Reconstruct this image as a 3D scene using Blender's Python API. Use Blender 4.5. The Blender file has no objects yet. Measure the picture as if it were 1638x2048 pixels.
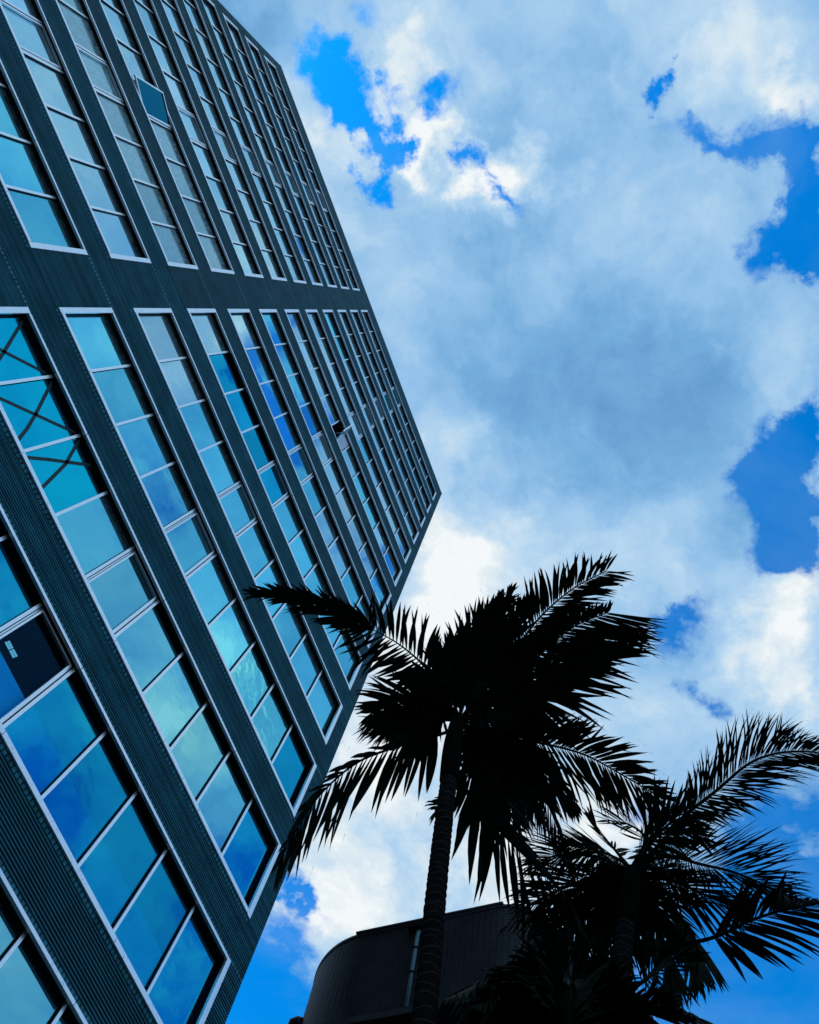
import bpy, math, random
from mathutils import Vector, Matrix, Euler
random.seed(7)
sc = bpy.context.scene
col = sc.collection

# ------------------------------------------------------------------ camera
F_PX, CXP, CYP = 1485.15, 819.0, 1024.0          # focal length of a 1638 x 2048 picture
EYE = Vector((0, 0, 1.6))
ROT = Matrix(((0.35458648, -0.91424367, -0.1960279),
              (-0.92487572, -0.31214031, -0.21719422),
              (0.13738024, 0.25831558, -0.95624251)))
cam = bpy.data.cameras.new('camera')
cam_o = bpy.data.objects.new('camera', cam); col.objects.link(cam_o)
cam_o.matrix_world = Matrix.Translation(EYE) @ ROT.to_4x4()
cam.sensor_fit = 'VERTICAL'; cam.sensor_height = 24.0; cam.lens = F_PX / 2048 * 24.0
cam.clip_start = 0.05; cam.clip_end = 5000
sc.camera = cam_o

def ray(x, y):
    return (ROT @ Vector((x - CXP, CYP - y, -F_PX))).normalized()
def bearing(x, y):                                # slope of a line of sight: metres sideways per metre of height
    d = ray(x, y); return (d.x / d.z, d.y / d.z)
def at_height(x, y, h):                           # the point of that line of sight h metres above eye level
    u, v = bearing(x, y); return EYE + Vector((u * h, v * h, h))
def shown(p):                                     # pixel where a point shows, and its depth
    d = ROT.transposed() @ (Vector(p) - EYE)
    if d.z > -0.1: return (-9999, -9999, 1e9)
    return (CXP + F_PX * d.x / -d.z, CYP - F_PX * d.y / -d.z, -d.z)
def in_view(p, m=0):
    x, y, _ = shown(p); return -m < x < 1638 + m and -m < y < 2048 + m

# ------------------------------------------------------------------ sky, sun, exposure
SUN_EL, SUN_AZ = math.radians(50), math.radians(140)      # high behind the tower
w = bpy.data.worlds.new('World'); sc.world = w; w.use_nodes = True
w.cycles.sampling_method = 'MANUAL'; w.cycles.sample_map_resolution = 512
NT = w.node_tree; NT.nodes.clear()
def nd(t, **k):
    n = NT.nodes.new(t)
    for a, b in k.items(): setattr(n, a, b)
    return n
def lk(a, b): NT.links.new(a, b)
def wmath(op, a, b=None, c=None, clamp=False):
    n = nd('ShaderNodeMath', operation=op); n.use_clamp = clamp
    for i, v in enumerate((a, b, c)):
        if v is None: continue
        if isinstance(v, (int, float)): n.inputs[i].default_value = v
        else: lk(v, n.inputs[i])
    return n.outputs[0]
sky = nd('ShaderNodeTexSky', sky_type='NISHITA'); sky.sun_disc = False
sky.sun_elevation = SUN_EL; sky.sun_rotation = math.pi / 2 - SUN_AZ
sky.altitude = 0; sky.air_density = 1.0; sky.dust_density = 0.2; sky.ozone_density = 4.0
hs = nd('ShaderNodeHueSaturation'); hs.inputs['Saturation'].default_value = 1.35; hs.inputs['Value'].default_value = 1.0
lk(sky.outputs[0], hs.inputs['Color'])
tint = nd('ShaderNodeMix', data_type='RGBA', blend_type='MULTIPLY'); tint.inputs[0].default_value = 1
lk(hs.outputs[0], tint.inputs[6]); tint.inputs[7].default_value = (0.10, 2.6, 2.8, 1)
tc = nd('ShaderNodeTexCoord'); sep = nd('ShaderNodeSeparateXYZ'); lk(tc.outputs['Generated'], sep.inputs[0])
zz = wmath('MAXIMUM', sep.outputs[2], 0.12)
uu = wmath('DIVIDE', sep.outputs[0], zz); vv = wmath('DIVIDE', sep.outputs[1], zz)
uv = nd('ShaderNodeCombineXYZ'); lk(uu, uv.inputs[0]); lk(vv, uv.inputs[1])
UV = uv.outputs[0]
def noise(vec, scale, detail, rough=0.55, dist=0.0, off=(0, 0, 0), lac=2.0):
    n = nd('ShaderNodeTexNoise'); n.inputs['Scale'].default_value = scale; n.inputs['Detail'].default_value = detail
    n.inputs['Roughness'].default_value = rough; n.inputs['Distortion'].default_value = dist
    n.inputs['Lacunarity'].default_value = lac
    m = nd('ShaderNodeVectorMath', operation='ADD'); lk(vec, m.inputs[0]); m.inputs[1].default_value = off
    lk(m.outputs[0], n.inputs['Vector']); return n
def warp(vec, scale, amt, detail, off):
    n = noise(vec, scale, detail, 0.6, 0, off)
    a = nd('ShaderNodeVectorMath', operation='SUBTRACT'); lk(n.outputs['Color'], a.inputs[0]); a.inputs[1].default_value = (.5, .5, .5)
    b = nd('ShaderNodeVectorMath', operation='MULTIPLY_ADD'); lk(a.outputs[0], b.inputs[0]); b.inputs[1].default_value = (amt, amt, 0)
    lk(vec, b.inputs[2]); return b.outputs[0]
W1 = warp(UV, 7.5, 0.25, 9, (3, 1, 0))
W2 = warp(UV, 6.0, 0.30, 8, (7, 5, 2))
def ellipse(x, y, rx, ry, ang=0):
    """an oval patch of the cloud layer, written by the line of sight it lies on, as (centre, turn, radii)"""
    c = bearing(x, y); e = 4.0
    a = bearing(x + e, y); b = bearing(x, y + e)
    J = [[(a[0] - c[0]) / e, (b[0] - c[0]) / e], [(a[1] - c[1]) / e, (b[1] - c[1]) / e]]
    ca, sa = math.cos(math.radians(ang)), math.sin(math.radians(ang))
    M = [[(J[i][0] * ca + J[i][1] * sa) * rx, (-J[i][0] * sa + J[i][1] * ca) * ry] for i in (0, 1)]
    p = M[0][0] ** 2 + M[0][1] ** 2; q = M[0][0] * M[1][0] + M[0][1] * M[1][1]; r = M[1][0] ** 2 + M[1][1] ** 2
    th = 0.5 * math.atan2(2 * q, p - r)
    l1 = (p + r) / 2 + math.sqrt(((p - r) / 2) ** 2 + q * q); l2 = max((p + r) / 2 - math.sqrt(((p - r) / 2) ** 2 + q * q), 1e-9)
    return c, th, (math.sqrt(l1), math.sqrt(l2))
def patches(vec, lst, start, gain=1.0):
    acc = start
    for e in lst:
        wgt = e[4] * gain
        if len(e) > 6: c, th, (a, b) = (e[0], e[1]), math.radians(e[5]), (e[2], e[3])
        else: c, th, (a, b) = ellipse(e[0], e[1], e[2] * 1.62, e[3] * 1.62, e[5] if len(e) > 5 else 0)
        m = nd('ShaderNodeMapping', vector_type='TEXTURE'); lk(vec, m.inputs[0])
        m.inputs['Location'].default_value = (c[0], c[1], 0); m.inputs['Rotation'].default_value = (0, 0, th)
        m.inputs['Scale'].default_value = (a, b, 1)
        g = nd('ShaderNodeTexGradient', gradient_type='SPHERICAL'); lk(m.outputs[0], g.inputs[0])
        acc = wmath('MULTIPLY_ADD', g.outputs['Fac'], wgt, acc)
    return acc
# openings in the cloud layer: x, y, rx, ry, depth, turn
HOLES = [(655, 130, 75, 45, 1.5, 15), (715, 195, 60, 60, 1.5), (722, 265, 32, 80, 1.5, -15), (748, 325, 30, 45, 1.2), (842, 190, 42, 40, 1.4),
         (600, 75, 60, 45, .7), (765, 60, 40, 30, .6), (902, 358, 34, 26, 1.6, -30), (975, 425, 22, 18, 1.1), (945, 392, 25, 12, .8), (1000, 460, 22, 26, .6),
         (1333, 203, 24, 26, 1.7), (1320, 290, 60, 20, .3), (1570, 245, 75, 45, 1.7), (1480, 292, 75, 32, 1.2), (1400, 275, 50, 30, .8), (1602, 350, 60, 90, 1.7),
         (1630, 430, 60, 90, 1.7), (1550, 505, 48, 46, 1.6), (1630, 520, 30, 60, 1.2), (1600, 900, 90, 75, 1.8, -40), (1545, 1010, 80, 100, 1.8),
         (1625, 1030, 60, 110, 1.5), (1575, 1105, 60, 40, .8), (1630, 830, 40, 60, 1.2),
         (1375, 1262, 75, 42, 1.2), (1305, 1245, 45, 26, .9), (1425, 1385, 32, 26, 1.0), (1255, 1200, 40, 40, .4),
         (1575, 1640, 120, 95, 1.6), (1620, 1850, 150, 170, 1.7), (1480, 1930, 170, 190, 1.5), (1400, 2040, 200, 110, 1.4), (1290, 1640, 60, 55, .7),
         (1600, 1400, 60, 40, .4), (510, 1950, 110, 150, 1.6), (470, 2080, 190, 120, 1.5), (585, 1780, 22, 32, 1.3), (930, 1245, 50, 35, .55), (600, 1870, 40, 35, .5),
         (1080, 1700, 60, 60, .3),
         # over the street behind the camera, as the window glass mirrors it: u, v, radii, depth, turn
         (0.44, -1.06, .26, .22, 1.7, 0, 1), (0.80, -0.72, .30, .22, 1.6, 0, 1), (0.05, -0.60, .15, .09, 1.1, 20, 1),
         (0.05, -0.95, .2, .15, 1.2, 0, 1), (1.1, -1.0, .4, .3, 1.4, 0, 1), (-0.1, -0.75, .1, .08, .8, 0, 1)]
WISPS = [(1600, 958, 40, 28, -1.5, 15), (1575, 350, 20, 18, -.7), (1590, 1655, 55, 26, -1.2, 35), (1612, 1700, 22, 38, -.9), (1615, 1955, 50, 42, -1.2), (1560, 1975, 40, 18, -.7),
         (780, 130, 40, 50, -.9), (690, 170, 30, 14, -.5), (1605, 640, 40, 40, -.6), (800, 205, 15, 10, -.6), (1340, 1240, 12, 30, -.5)]
hol = patches(W1, HOLES, -0.34, 1.5)
hol = patches(W1, WISPS, hol)
nb = noise(UV, 2.2, 5, 0.6, 0.3, (11, 4, 0))
nf = noise(UV, 10.0, 8, 0.68, 0.0, (2, 9, 0))
hol = wmath('MULTIPLY_ADD', wmath('SUBTRACT', nb.outputs['Fac'], 0.5), 1.1, hol)
hol = wmath('MULTIPLY_ADD', wmath('SUBTRACT', nf.outputs['Fac'], 0.5), 2.6, hol)
cov = nd('ShaderNodeMapRange', interpolation_type='SMOOTHSTEP'); lk(hol, cov.inputs['Value'])
cov.inputs['From Min'].default_value = -0.10; cov.inputs['From Max'].default_value = 1.65
cov.inputs['To Min'].default_value = 1; cov.inputs['To Max'].default_value = 0.0
veil = noise(UV, 3.2, 5, 0.6, 0.6, (4, 4, 2))
vl = nd('ShaderNodeMapRange', interpolation_type='SMOOTHSTEP'); lk(veil.outputs['Fac'], vl.inputs['Value']); vl.inputs['From Min'].default_value = .42; vl.inputs['From Max'].default_value = .72; vl.inputs['To Max'].default_value = .16
covv = wmath('MAXIMUM', cov.outputs[0], vl.outputs[0])
# thick bright banks and thin shaded ones
BANKS = [(1010, 375, 75, 55, .75, 25), (930, 310, 70, 45, .3, 30), (640, 235, 75, 110, .4, 60), (665, 440, 50, 100, .25), (760, 165, 45, 50, .35), (820, 90, 120, 60, .22),
         (820, 245, 70, 60, .42), (880, 260, 60, 40, .3), (940, 160, 50, 50, .28), (1250, 150, 90, 40, .25), (1520, 140, 120, 70, .34), (1590, 150, 50, 50, .25), (1500, 40, 150, 60, .12),
         (690, 1690, 170, 190, .46), (650, 1850, 120, 80, .34), (880, 1020, 80, 170, .28), (1000, 1130, 190, 110, .26), (800, 1400, 120, 160, .45), (880, 1200, 110, 90, .3),
         (1530, 1290, 120, 130, .52), (1590, 1200, 60, 70, .25), (1430, 1330, 70, 50, .25), (1600, 1430, 80, 70, .25), (1290, 1420, 110, 80, .22), (1220, 1640, 60, 90, .45), (1000, 1760, 130, 130, .5),
         (1610, 955, 50, 35, .35), (1610, 700, 90, 100, .15), (1320, 520, 220, 120, .12),
         (1180, 720, 260, 210, -.34, 25), (1310, 900, 200, 160, -.24), (1060, 560, 150, 90, -.16), (980, 760, 110, 120, -.12), (1130, 220, 120, 100, -.04), (1430, 1060, 90, 120, -.22),
         (470, 40, 110, 100, -.22), (1480, 600, 120, 80, -.05), (1150, 60, 80, 90, -.12),
         (0.40, -0.74, .17, .11, .75, 30, 1), (0.33, -0.56, .10, .10, .55, 0, 1), (-0.1, -0.50, .14, .1, .4, 0, 1), (-0.4, -0.4, .3, .2, .15, 0, 1)]
ban = patches(W2, BANKS, 0.50)
n2 = noise(UV, 4.5, 7, 0.6, 0.3, (5, 8, 1)); n3 = noise(W2, 15.0, 6, 0.6, 0.0, (1, 3, 5))
ban = wmath('MULTIPLY_ADD', wmath('SUBTRACT', n2.outputs['Fac'], 0.5), 1.15, ban)
ban = wmath('MULTIPLY_ADD', wmath('SUBTRACT', n3.outputs['Fac'], 0.5), 0.45, ban)
cr = nd('ShaderNodeValToRGB'); lk(ban, cr.inputs[0]); el = cr.color_ramp.elements
while len(el) > 1: el.remove(el[-1])
el[0].position = 0.0; el[0].color = (0.13, 0.33, 0.62, 1)
for pos, c in ((0.22, (0.18, 0.42, 0.72)), (0.45, (0.30, 0.54, 0.82)), (0.68, (0.45, 0.66, 0.87)), (0.90, (0.74, 0.84, 0.90)), (1.0, (0.90, 0.94, 0.96))):
    e = el.new(pos); e.color = c + (1,)
c10 = nd('ShaderNodeMix', data_type='RGBA', blend_type='MULTIPLY'); c10.inputs[0].default_value = 1
lk(cr.outputs[0], c10.inputs[6]); c10.inputs[7].default_value = (10, 10, 10, 1)
mx = nd('ShaderNodeMix', data_type='RGBA'); lk(covv, mx.inputs[0]); lk(tint.outputs[2], mx.inputs[6]); lk(c10.outputs[2], mx.inputs[7])
# pale band towards the horizon, dark ground below it
hz = nd('ShaderNodeMapRange'); lk(sep.outputs[2], hz.inputs['Value']); hz.inputs['From Min'].default_value = 0.12; hz.inputs['From Max'].default_value = 0.40
mh = nd('ShaderNodeMix', data_type='RGBA'); lk(hz.outputs[0], mh.inputs[0]); mh.inputs[6].default_value = (3.2, 5.0, 7.4, 1); lk(mx.outputs[2], mh.inputs[7])
bg = nd('ShaderNodeBackground'); bg.inputs['Strength'].default_value = 0.1; lk(mh.outputs[2], bg.inputs['Color'])
wo = nd('ShaderNodeOutputWorld'); lk(bg.outputs[0], wo.inputs[0])

sun = bpy.data.lights.new('sun', 'SUN'); sun.energy = 2.0; sun.angle = math.radians(0.5); sun.color = (1, .95, .88)
sun_o = bpy.data.objects.new('sun', sun); col.objects.link(sun_o)
sd = Vector((math.cos(SUN_EL) * math.cos(SUN_AZ), math.cos(SUN_EL) * math.sin(SUN_AZ), math.sin(SUN_EL)))
sun_o.rotation_euler = sd.to_track_quat('Z', 'Y').to_euler(); sun_o.location = (0, 0, 80)
vs = sc.view_settings; vs.view_transform = 'Standard'; vs.look = 'None'; vs.exposure = 0.0; vs.gamma = 1; vs.use_curve_mapping = False
sc.cycles.max_bounces = 4; sc.cycles.glossy_bounces = 3; sc.cycles.diffuse_bounces = 1; sc.cycles.transparent_max_bounces = 10
sc.cycles.use_denoising = True

# ------------------------------------------------------------------ materials
def mat(name, build):
    m = bpy.data.materials.new(name); m.use_nodes = True
    t = m.node_tree; t.nodes.clear()
    out = t.nodes.new('ShaderNodeOutputMaterial')
    build(t, out); return m
def N(t, ty, **k):
    n = t.nodes.new(ty)
    for a, b in k.items(): setattr(n, a, b)
    return n
def pnoise(t, scale, detail=4, rough=.55, stretch=None):
    g = N(t, 'ShaderNodeNewGeometry'); v = g.outputs['Position']
    if stretch:
        mp = N(t, 'ShaderNodeMapping'); mp.inputs['Scale'].default_value = stretch; t.links.new(v, mp.inputs[0]); v = mp.outputs[0]
    n = N(t, 'ShaderNodeTexNoise'); n.inputs['Scale'].default_value = scale; n.inputs['Detail'].default_value = detail
    n.inputs['Roughness'].default_value = rough; t.links.new(v, n.inputs['Vector']); return n
def ramp(t, fac, stops):
    r = N(t, 'ShaderNodeValToRGB'); e = r.color_ramp.elements
    e[0].position, e[0].color = stops[0][0], tuple(stops[0][1]) + (1,)
    e[1].position, e[1].color = stops[-1][0], tuple(stops[-1][1]) + (1,)
    for p_, c in stops[1:-1]:
        q = e.new(p_); q.color = tuple(c) + (1,)
    t.links.new(fac, r.inputs[0]); return r
def surface(name, c1, c2, scale=3, rough=.5, metal=0, spec=.5, detail=5, bump=0, stretch=None, per_piece=0.0, lo=.35, hi=.65, bscale=None):
    def b(t, out):
        n = pnoise(t, scale, detail, .6, stretch)
        r = ramp(t, n.outputs['Fac'], [(lo, c1), (hi, c2)]); c = r.outputs[0]
        if per_piece:
            oi = N(t, 'ShaderNodeObjectInfo'); mr = N(t, 'ShaderNodeMapRange'); t.links.new(oi.outputs['Random'], mr.inputs[0])
            mr.inputs['To Min'].default_value = 1 - per_piece; mr.inputs['To Max'].default_value = 1 + per_piece
            m_ = N(t, 'ShaderNodeVectorMath', operation='SCALE'); t.links.new(c, m_.inputs[0]); t.links.new(mr.outputs[0], m_.inputs['Scale']); c = m_.outputs[0]
        p = N(t, 'ShaderNodeBsdfPrincipled'); t.links.new(c, p.inputs['Base Color'])
        p.inputs['Roughness'].default_value = rough; p.inputs['Metallic'].default_value = metal
        p.inputs['Specular IOR Level'].default_value = spec
        if bump:
            n2_ = pnoise(t, bscale or scale * 6, 4, .6, stretch); bp = N(t, 'ShaderNodeBump'); bp.inputs['Strength'].default_value = bump
            bp.inputs['Distance'].default_value = .01
            t.links.new(n2_.outputs['Fac'], bp.inputs['Height']); t.links.new(bp.outputs[0], p.inputs['Normal'])
        t.links.new(p.outputs[0], out.inputs[0])
    return mat(name, b)
M_TILE = surface('slate_blue_glazed_tile', (.014, .135, .185), (.032, .20, .265), 1.3, .5, 0, .16, per_piece=.30, bump=.25, bscale=30)
M_SLAB = surface('dark_mortar', (.006, .010, .013), (.010, .015, .018), 4, .9, 0, .1)
def trim_b(t, out):
    n = pnoise(t, 7, 8, .75); r = ramp(t, n.outputs['Fac'], [(.30, (.50, .58, .64)), (.42, (.86, .91, .96)), (.70, (.96, .98, 1.0))])
    n2_ = pnoise(t, 26, 4, .6, (1, 1, .35)); r2 = ramp(t, n2_.outputs['Fac'], [(.30, (.25, .3, .36)), (.37, (1, 1, 1))])
    m_ = N(t, 'ShaderNodeMix', data_type='RGBA', blend_type='MULTIPLY'); m_.inputs[0].default_value = .8
    t.links.new(r.outputs[0], m_.inputs[6]); t.links.new(r2.outputs[0], m_.inputs[7])
    p = N(t, 'ShaderNodeBsdfPrincipled'); t.links.new(m_.outputs[2], p.inputs['Base Color']); p.inputs['Roughness'].default_value = .36; p.inputs['Metallic'].default_value = .85
    t.links.new(p.outputs[0], out.inputs[0])
M_TRIM = mat('weathered_aluminium_trim', trim_b)
M_BAR = surface('aluminium_mullion', (.88, .92, .96), (.95, .97, .99), 6, .32, .85, .5, lo=.3, hi=.6)
M_REVEAL = surface('shade_black_reveal', (.008, .010, .012), (.014, .017, .02), 5, .8, 0, .15)  # near-black colour holds the shadow of the window recesses
M_RUBBER = surface('black_gasket', (.006, .006, .007), (.010, .010, .011), 5, .7, 0, .2)

def glass(name, refl, weight, through, wav=.12, dirt=0.0, rough=.02, dscale=5):
    def b(t, out):
        gl = N(t, 'ShaderNodeBsdfGlossy'); gl.inputs['Color'].default_value = refl + (1,); gl.inputs['Roughness'].default_value = rough
        oi = N(t, 'ShaderNodeObjectInfo'); mr0 = N(t, 'ShaderNodeMapRange'); t.links.new(oi.outputs['Random'], mr0.inputs[0])
        mr0.inputs['To Min'].default_value = .80; mr0.inputs['To Max'].default_value = 1.06
        sv = N(t, 'ShaderNodeVectorMath', operation='SCALE'); sv.inputs[0].default_value = refl; t.links.new(mr0.outputs[0], sv.inputs['Scale']); t.links.new(sv.outputs[0], gl.inputs['Color'])
        n = pnoise(t, 1.6, 2, .5); bp = N(t, 'ShaderNodeBump'); bp.inputs['Strength'].default_value = wav; bp.inputs['Distance'].default_value = .02
        t.links.new(n.outputs['Fac'], bp.inputs['Height']); t.links.new(bp.outputs[0], gl.inputs['Normal'])
        tr = N(t, 'ShaderNodeBsdfTransparent'); tr.inputs['Color'].default_value = through + (1,)
        lw = N(t, 'ShaderNodeLayerWeight'); lw.inputs['Blend'].default_value = .35
        mr = N(t, 'ShaderNodeMapRange'); t.links.new(lw.outputs['Facing'], mr.inputs[0])
        mr.inputs['To Min'].default_value = weight * .75; mr.inputs['To Max'].default_value = min(1, weight * 1.15)
        mx_ = N(t, 'ShaderNodeMixShader'); t.links.new(mr.outputs[0], mx_.inputs[0]); t.links.new(tr.outputs[0], mx_.inputs[1]); t.links.new(gl.outputs[0], mx_.inputs[2])
        last = mx_.outputs[0]
        if dirt:  # pale diffuse layer: dirt on the streaked glass, painted haze lifting reflections elsewhere
            df = N(t, 'ShaderNodeBsdfDiffuse'); df.inputs['Color'].default_value = (.55, .78, .84, 1)
            n2_ = pnoise(t, dscale, 8, .72, (1, 1, .45)); r = ramp(t, n2_.outputs['Fac'], [(.40, (dirt * .25,) * 3), (.62, (dirt,) * 3)])
            m2 = N(t, 'ShaderNodeMixShader'); t.links.new(r.outputs[0], m2.inputs[0]); t.links.new(last, m2.inputs[1]); t.links.new(df.outputs[0], m2.inputs[2]); last = m2.outputs[0]
        t.links.new(last, out.inputs[0])
    return mat(name, b)
G = {
    'std':   glass('blue_mirror_glass', (.20, .83, 1.0), .90, (.45, .95, 1.0), .12, .10),
    'teal':  glass('teal_mirror_glass', (.27, .80, .93), .82, (.3, .7, .7)),
    'deep':  glass('deep_blue_glass', (.02, .55, .78), .85, (.15, .5, .8)),
    'deepsee': glass('deep_blue_clear_glass', (.02, .56, .84), .50, (.3, .9, 1)),
    'slate': glass('dark_reflection_glass', (.02, .24, .36), .8, (.1, .4, .5)),  # darker tint stands for the different reflection in the swung-out pane
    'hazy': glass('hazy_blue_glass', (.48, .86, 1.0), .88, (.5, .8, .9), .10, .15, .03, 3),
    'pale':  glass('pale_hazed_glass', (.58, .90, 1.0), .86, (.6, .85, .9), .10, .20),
    'dirty': glass('streaked_dirty_glass', (.50, .82, .92), .70, (.5, .7, .72), .4, .55, .12, 7),
    'cyan':  glass('cyan_film_glass', (.01, .74, .94), .74, (.05, .85, .95)),
    'clear': glass('clear_glass', (.1, .4, .8), .02, (.75, .92, 1)),
    'ripple': glass('rippled_glass', (.25, .92, .98), .86, (.3, .7, .8), 1.2),
}
M_BLIND = surface('pale_roller_blind', (.66, .76, .78), (.76, .84, .86), 2, .9, 0, .1)
M_BLUEBLIND = surface('blue_roller_blind', (.02, .55, .95), (.03, .60, .98), 2, .9, 0, .1)
M_LOUVRE = surface('venetian_slat', (.52, .66, .70), (.62, .76, .80), 2, .6, 0, .3)
M_CARD = surface('lavender_panel', (.70, .74, .92), (.78, .82, .97), 3, .6, 0, .3)
M_TAPE = surface('dark_adhesive_tape', (.012, .035, .045), (.02, .05, .06), 12, .6, 0, .3)
M_ROOM = surface('office_interior_paint', (.012, .022, .035), (.02, .03, .045), 1, .9, 0, .1)

# ------------------------------------------------------------------ mesh helpers
class MB:
    def __init__(s): s.v = []; s.f = []
    def add(s, vs_, fs):
        o = len(s.v); s.v += [tuple(v) for v in vs_]; s.f += [tuple(i + o for i in f) for f in fs]
    def box(s, x0, x1, y0, y1, z0, z1):
        s.add([(x0, y0, z0), (x1, y0, z0), (x1, y1, z0), (x0, y1, z0), (x0, y0, z1), (x1, y0, z1), (x1, y1, z1), (x0, y1, z1)],
              [(0, 3, 2, 1), (4, 5, 6, 7), (0, 1, 5, 4), (1, 2, 6, 5), (2, 3, 7, 6), (3, 0, 4, 7)])
    def obox(s, c, ax, ay, az):                       # oriented box: centre and half axes
        P = [Vector(c) + ax * i + ay * j + az * k for k in (-1, 1) for j in (-1, 1) for i in (-1, 1)]
        s.add(P, [(0, 2, 3, 1), (4, 5, 7, 6), (0, 1, 5, 4), (1, 3, 7, 5), (3, 2, 6, 7), (2, 0, 4, 6)])
    def tube(s, pts, rad, n=10, cap=True):
        pts = [Vector(p) for p in pts]; rings = []
        t0 = (pts[1] - pts[0]).normalized(); a = t0.orthogonal().normalized()
        for i, p in enumerate(pts):
            t = (pts[min(i + 1, len(pts) - 1)] - pts[max(i - 1, 0)]).normalized()
            a = (a - t * a.dot(t)).normalized(); b = t.cross(a)
            r = rad[i] if isinstance(rad, (list, tuple)) else rad
            rings.append([p + (a * math.cos(2 * math.pi * k / n) + b * math.sin(2 * math.pi * k / n)) * r for k in range(n)])
        vs_ = [v for r in rings for v in r]; fs = []
        for i in range(len(rings) - 1):
            for k in range(n):
                k2 = (k + 1) % n; fs.append((i * n + k, i * n + k2, (i + 1) * n + k2, (i + 1) * n + k))
        if cap: fs.append(tuple(range(n))[::-1]); fs.append(tuple((len(rings) - 1) * n + k for k in range(n)))
        s.add(vs_, fs)
    def build(s, name, m, parent=None, smooth=False):
        me = bpy.data.meshes.new(name); me.from_pydata(s.v, [], s.f); me.update()
        if smooth: me.shade_smooth()
        return put(name, me, m, parent)
def put(name, me, m=None, parent=None, loc=None):
    if m and not me.materials: me.materials.append(m)
    o = bpy.data.objects.new(name, me); col.objects.link(o)
    if parent: o.parent = parent
    if loc is not None: o.location = loc
    return o
def tag(o, label=None, cat=None, group=None, kind=None):
    if label: o['label'] = label
    if cat: o['category'] = cat
    if group: o['group'] = group
    if kind: o['kind'] = kind
    return o
def empty(name, loc):
    o = bpy.data.objects.new(name, None); o.location = loc; o.empty_display_size = .5; col.objects.link(o); return o
_cache = {}
def box_mesh(dx, dy, dz, m, bev=0.0):
    k = (round(dx, 4), round(dy, 4), round(dz, 4), m.name, bev)
    if k not in _cache:
        b = MB(); x, y, z = dx / 2, dy / 2, dz / 2
        if bev:                                       # front edges chamfered (front is -y)
            c = bev
            b.add([(-x, y, -z), (x, y, -z), (x, y, z), (-x, y, z), (-x, -y + c, -z), (x, -y + c, -z), (x, -y + c, z), (-x, -y + c, z),
                   (-x + c, -y, -z + c), (x - c, -y, -z + c), (x - c, -y, z - c), (-x + c, -y, z - c)],
                  [(0, 1, 2, 3), (0, 4, 5, 1), (1, 5, 6, 2), (2, 6, 7, 3), (3, 7, 4, 0), (4, 8, 9, 5), (5, 9, 10, 6), (6, 10, 11, 7), (7, 11, 8, 4), (8, 11, 10, 9)])
        else: b.box(-x, x, -y, y, -z, z)
        me = bpy.data.meshes.new(m.name + '_piece'); me.from_pydata(b.v, [], b.f); me.update(); me.materials.append(m); _cache[k] = me
    return _cache[k]
def bar_mesh(dx, dy, dz):                       # pale cap on a fin whose shaded sides are coloured black
    k = ('bar', round(dx, 4), round(dy, 4), round(dz, 4))
    if k not in _cache:
        b = MB(); x, y, z = dx / 2, dy / 2, dz / 2; c = .014
        b.box(-x, x, -y, -y + c, -z, z); b.box(-x + .004, x - .004, -y + c + .0005, y, -z + .001, z - .001)
        me = bpy.data.meshes.new('mullion_piece'); me.from_pydata(b.v, [], b.f); me.update(); me.materials.append(M_BAR); me.materials.append(M_REVEAL)
        for i, p in enumerate(me.polygons): p.material_index = 0 if i < 6 else 1
        _cache[k] = me
    return _cache[k]
class Pieces:
    """boxes of one kind: the `limit` that show largest become objects, the rest one joined part"""
    def __init__(s, name, m, parent, limit=300, bev=0.0): s.name, s.m, s.parent, s.limit, s.bev, s.L = name, m, parent, limit, bev, []
    def add(s, x0, x1, y0, y1, z0, z1, parent=None, ok=True): s.L.append((x0, x1, y0, y1, z0, z1, parent, ok))
    def flush(s, rank=None):
        sc_ = []
        for i, b in enumerate(s.L):
            x0, x1, y0, y1, z0, z1, par, ok = b
            a = 0
            if ok:
                vis = any(in_view(((x0 + (x1 - x0) * f), y0, (z0 + z1) / 2)) for f in (0, .25, .5, .75, 1))
                if vis:
                    p1, p2, p3 = shown((x0, y0, z0)), shown((x1, y0, z0)), shown((x0, y0, z1))
                    c = ((x0 + x1) / 2, y0, (z0 + z1) / 2); c_ = shown(c)
                    if (x1 - x0) < 3: a = abs((p2[0] - p1[0]) * (p3[1] - p1[1]) - (p2[1] - p1[1]) * (p3[0] - p1[0]))
                    else: a = 1e5 / c_[2]
            sc_.append(a)
        order = sorted(range(len(s.L)), key=lambda i: -sc_[i]); keep = set(i for i in order[:s.limit] if sc_[i] > 0)
        rest = MB()
        for i, (x0, x1, y0, y1, z0, z1, par, ok) in enumerate(s.L):
            if i in keep:
                put(s.name, box_mesh(x1 - x0, y1 - y0, z1 - z0, s.m, s.bev), None, par or s.parent, ((x0 + x1) / 2, (y0 + y1) / 2, (z0 + z1) / 2))
            elif s.bev:
                c = min(s.bev, (z1 - z0) / 5)
                rest.add([(x0, y0 + c, z0), (x1, y0 + c, z0), (x1, y0 + c, z1), (x0, y0 + c, z1), (x0 + c, y0, z0 + c), (x1 - c, y0, z0 + c), (x1 - c, y0, z1 - c), (x0 + c, y0, z1 - c),
                          (x0, y1, z0), (x1, y1, z0), (x1, y1, z1), (x0, y1, z1)],
                         [(0, 4, 5, 1), (1, 5, 6, 2), (2, 6, 7, 3), (3, 7, 4, 0), (4, 7, 6, 5), (8, 0, 1, 9), (2, 3, 11, 10)])
            else: rest.box(x0, x1, y0, y1, z0, z1)
        if rest.v: tag(rest.build(s.name, s.m, s.parent), kind='stuff')

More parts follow.
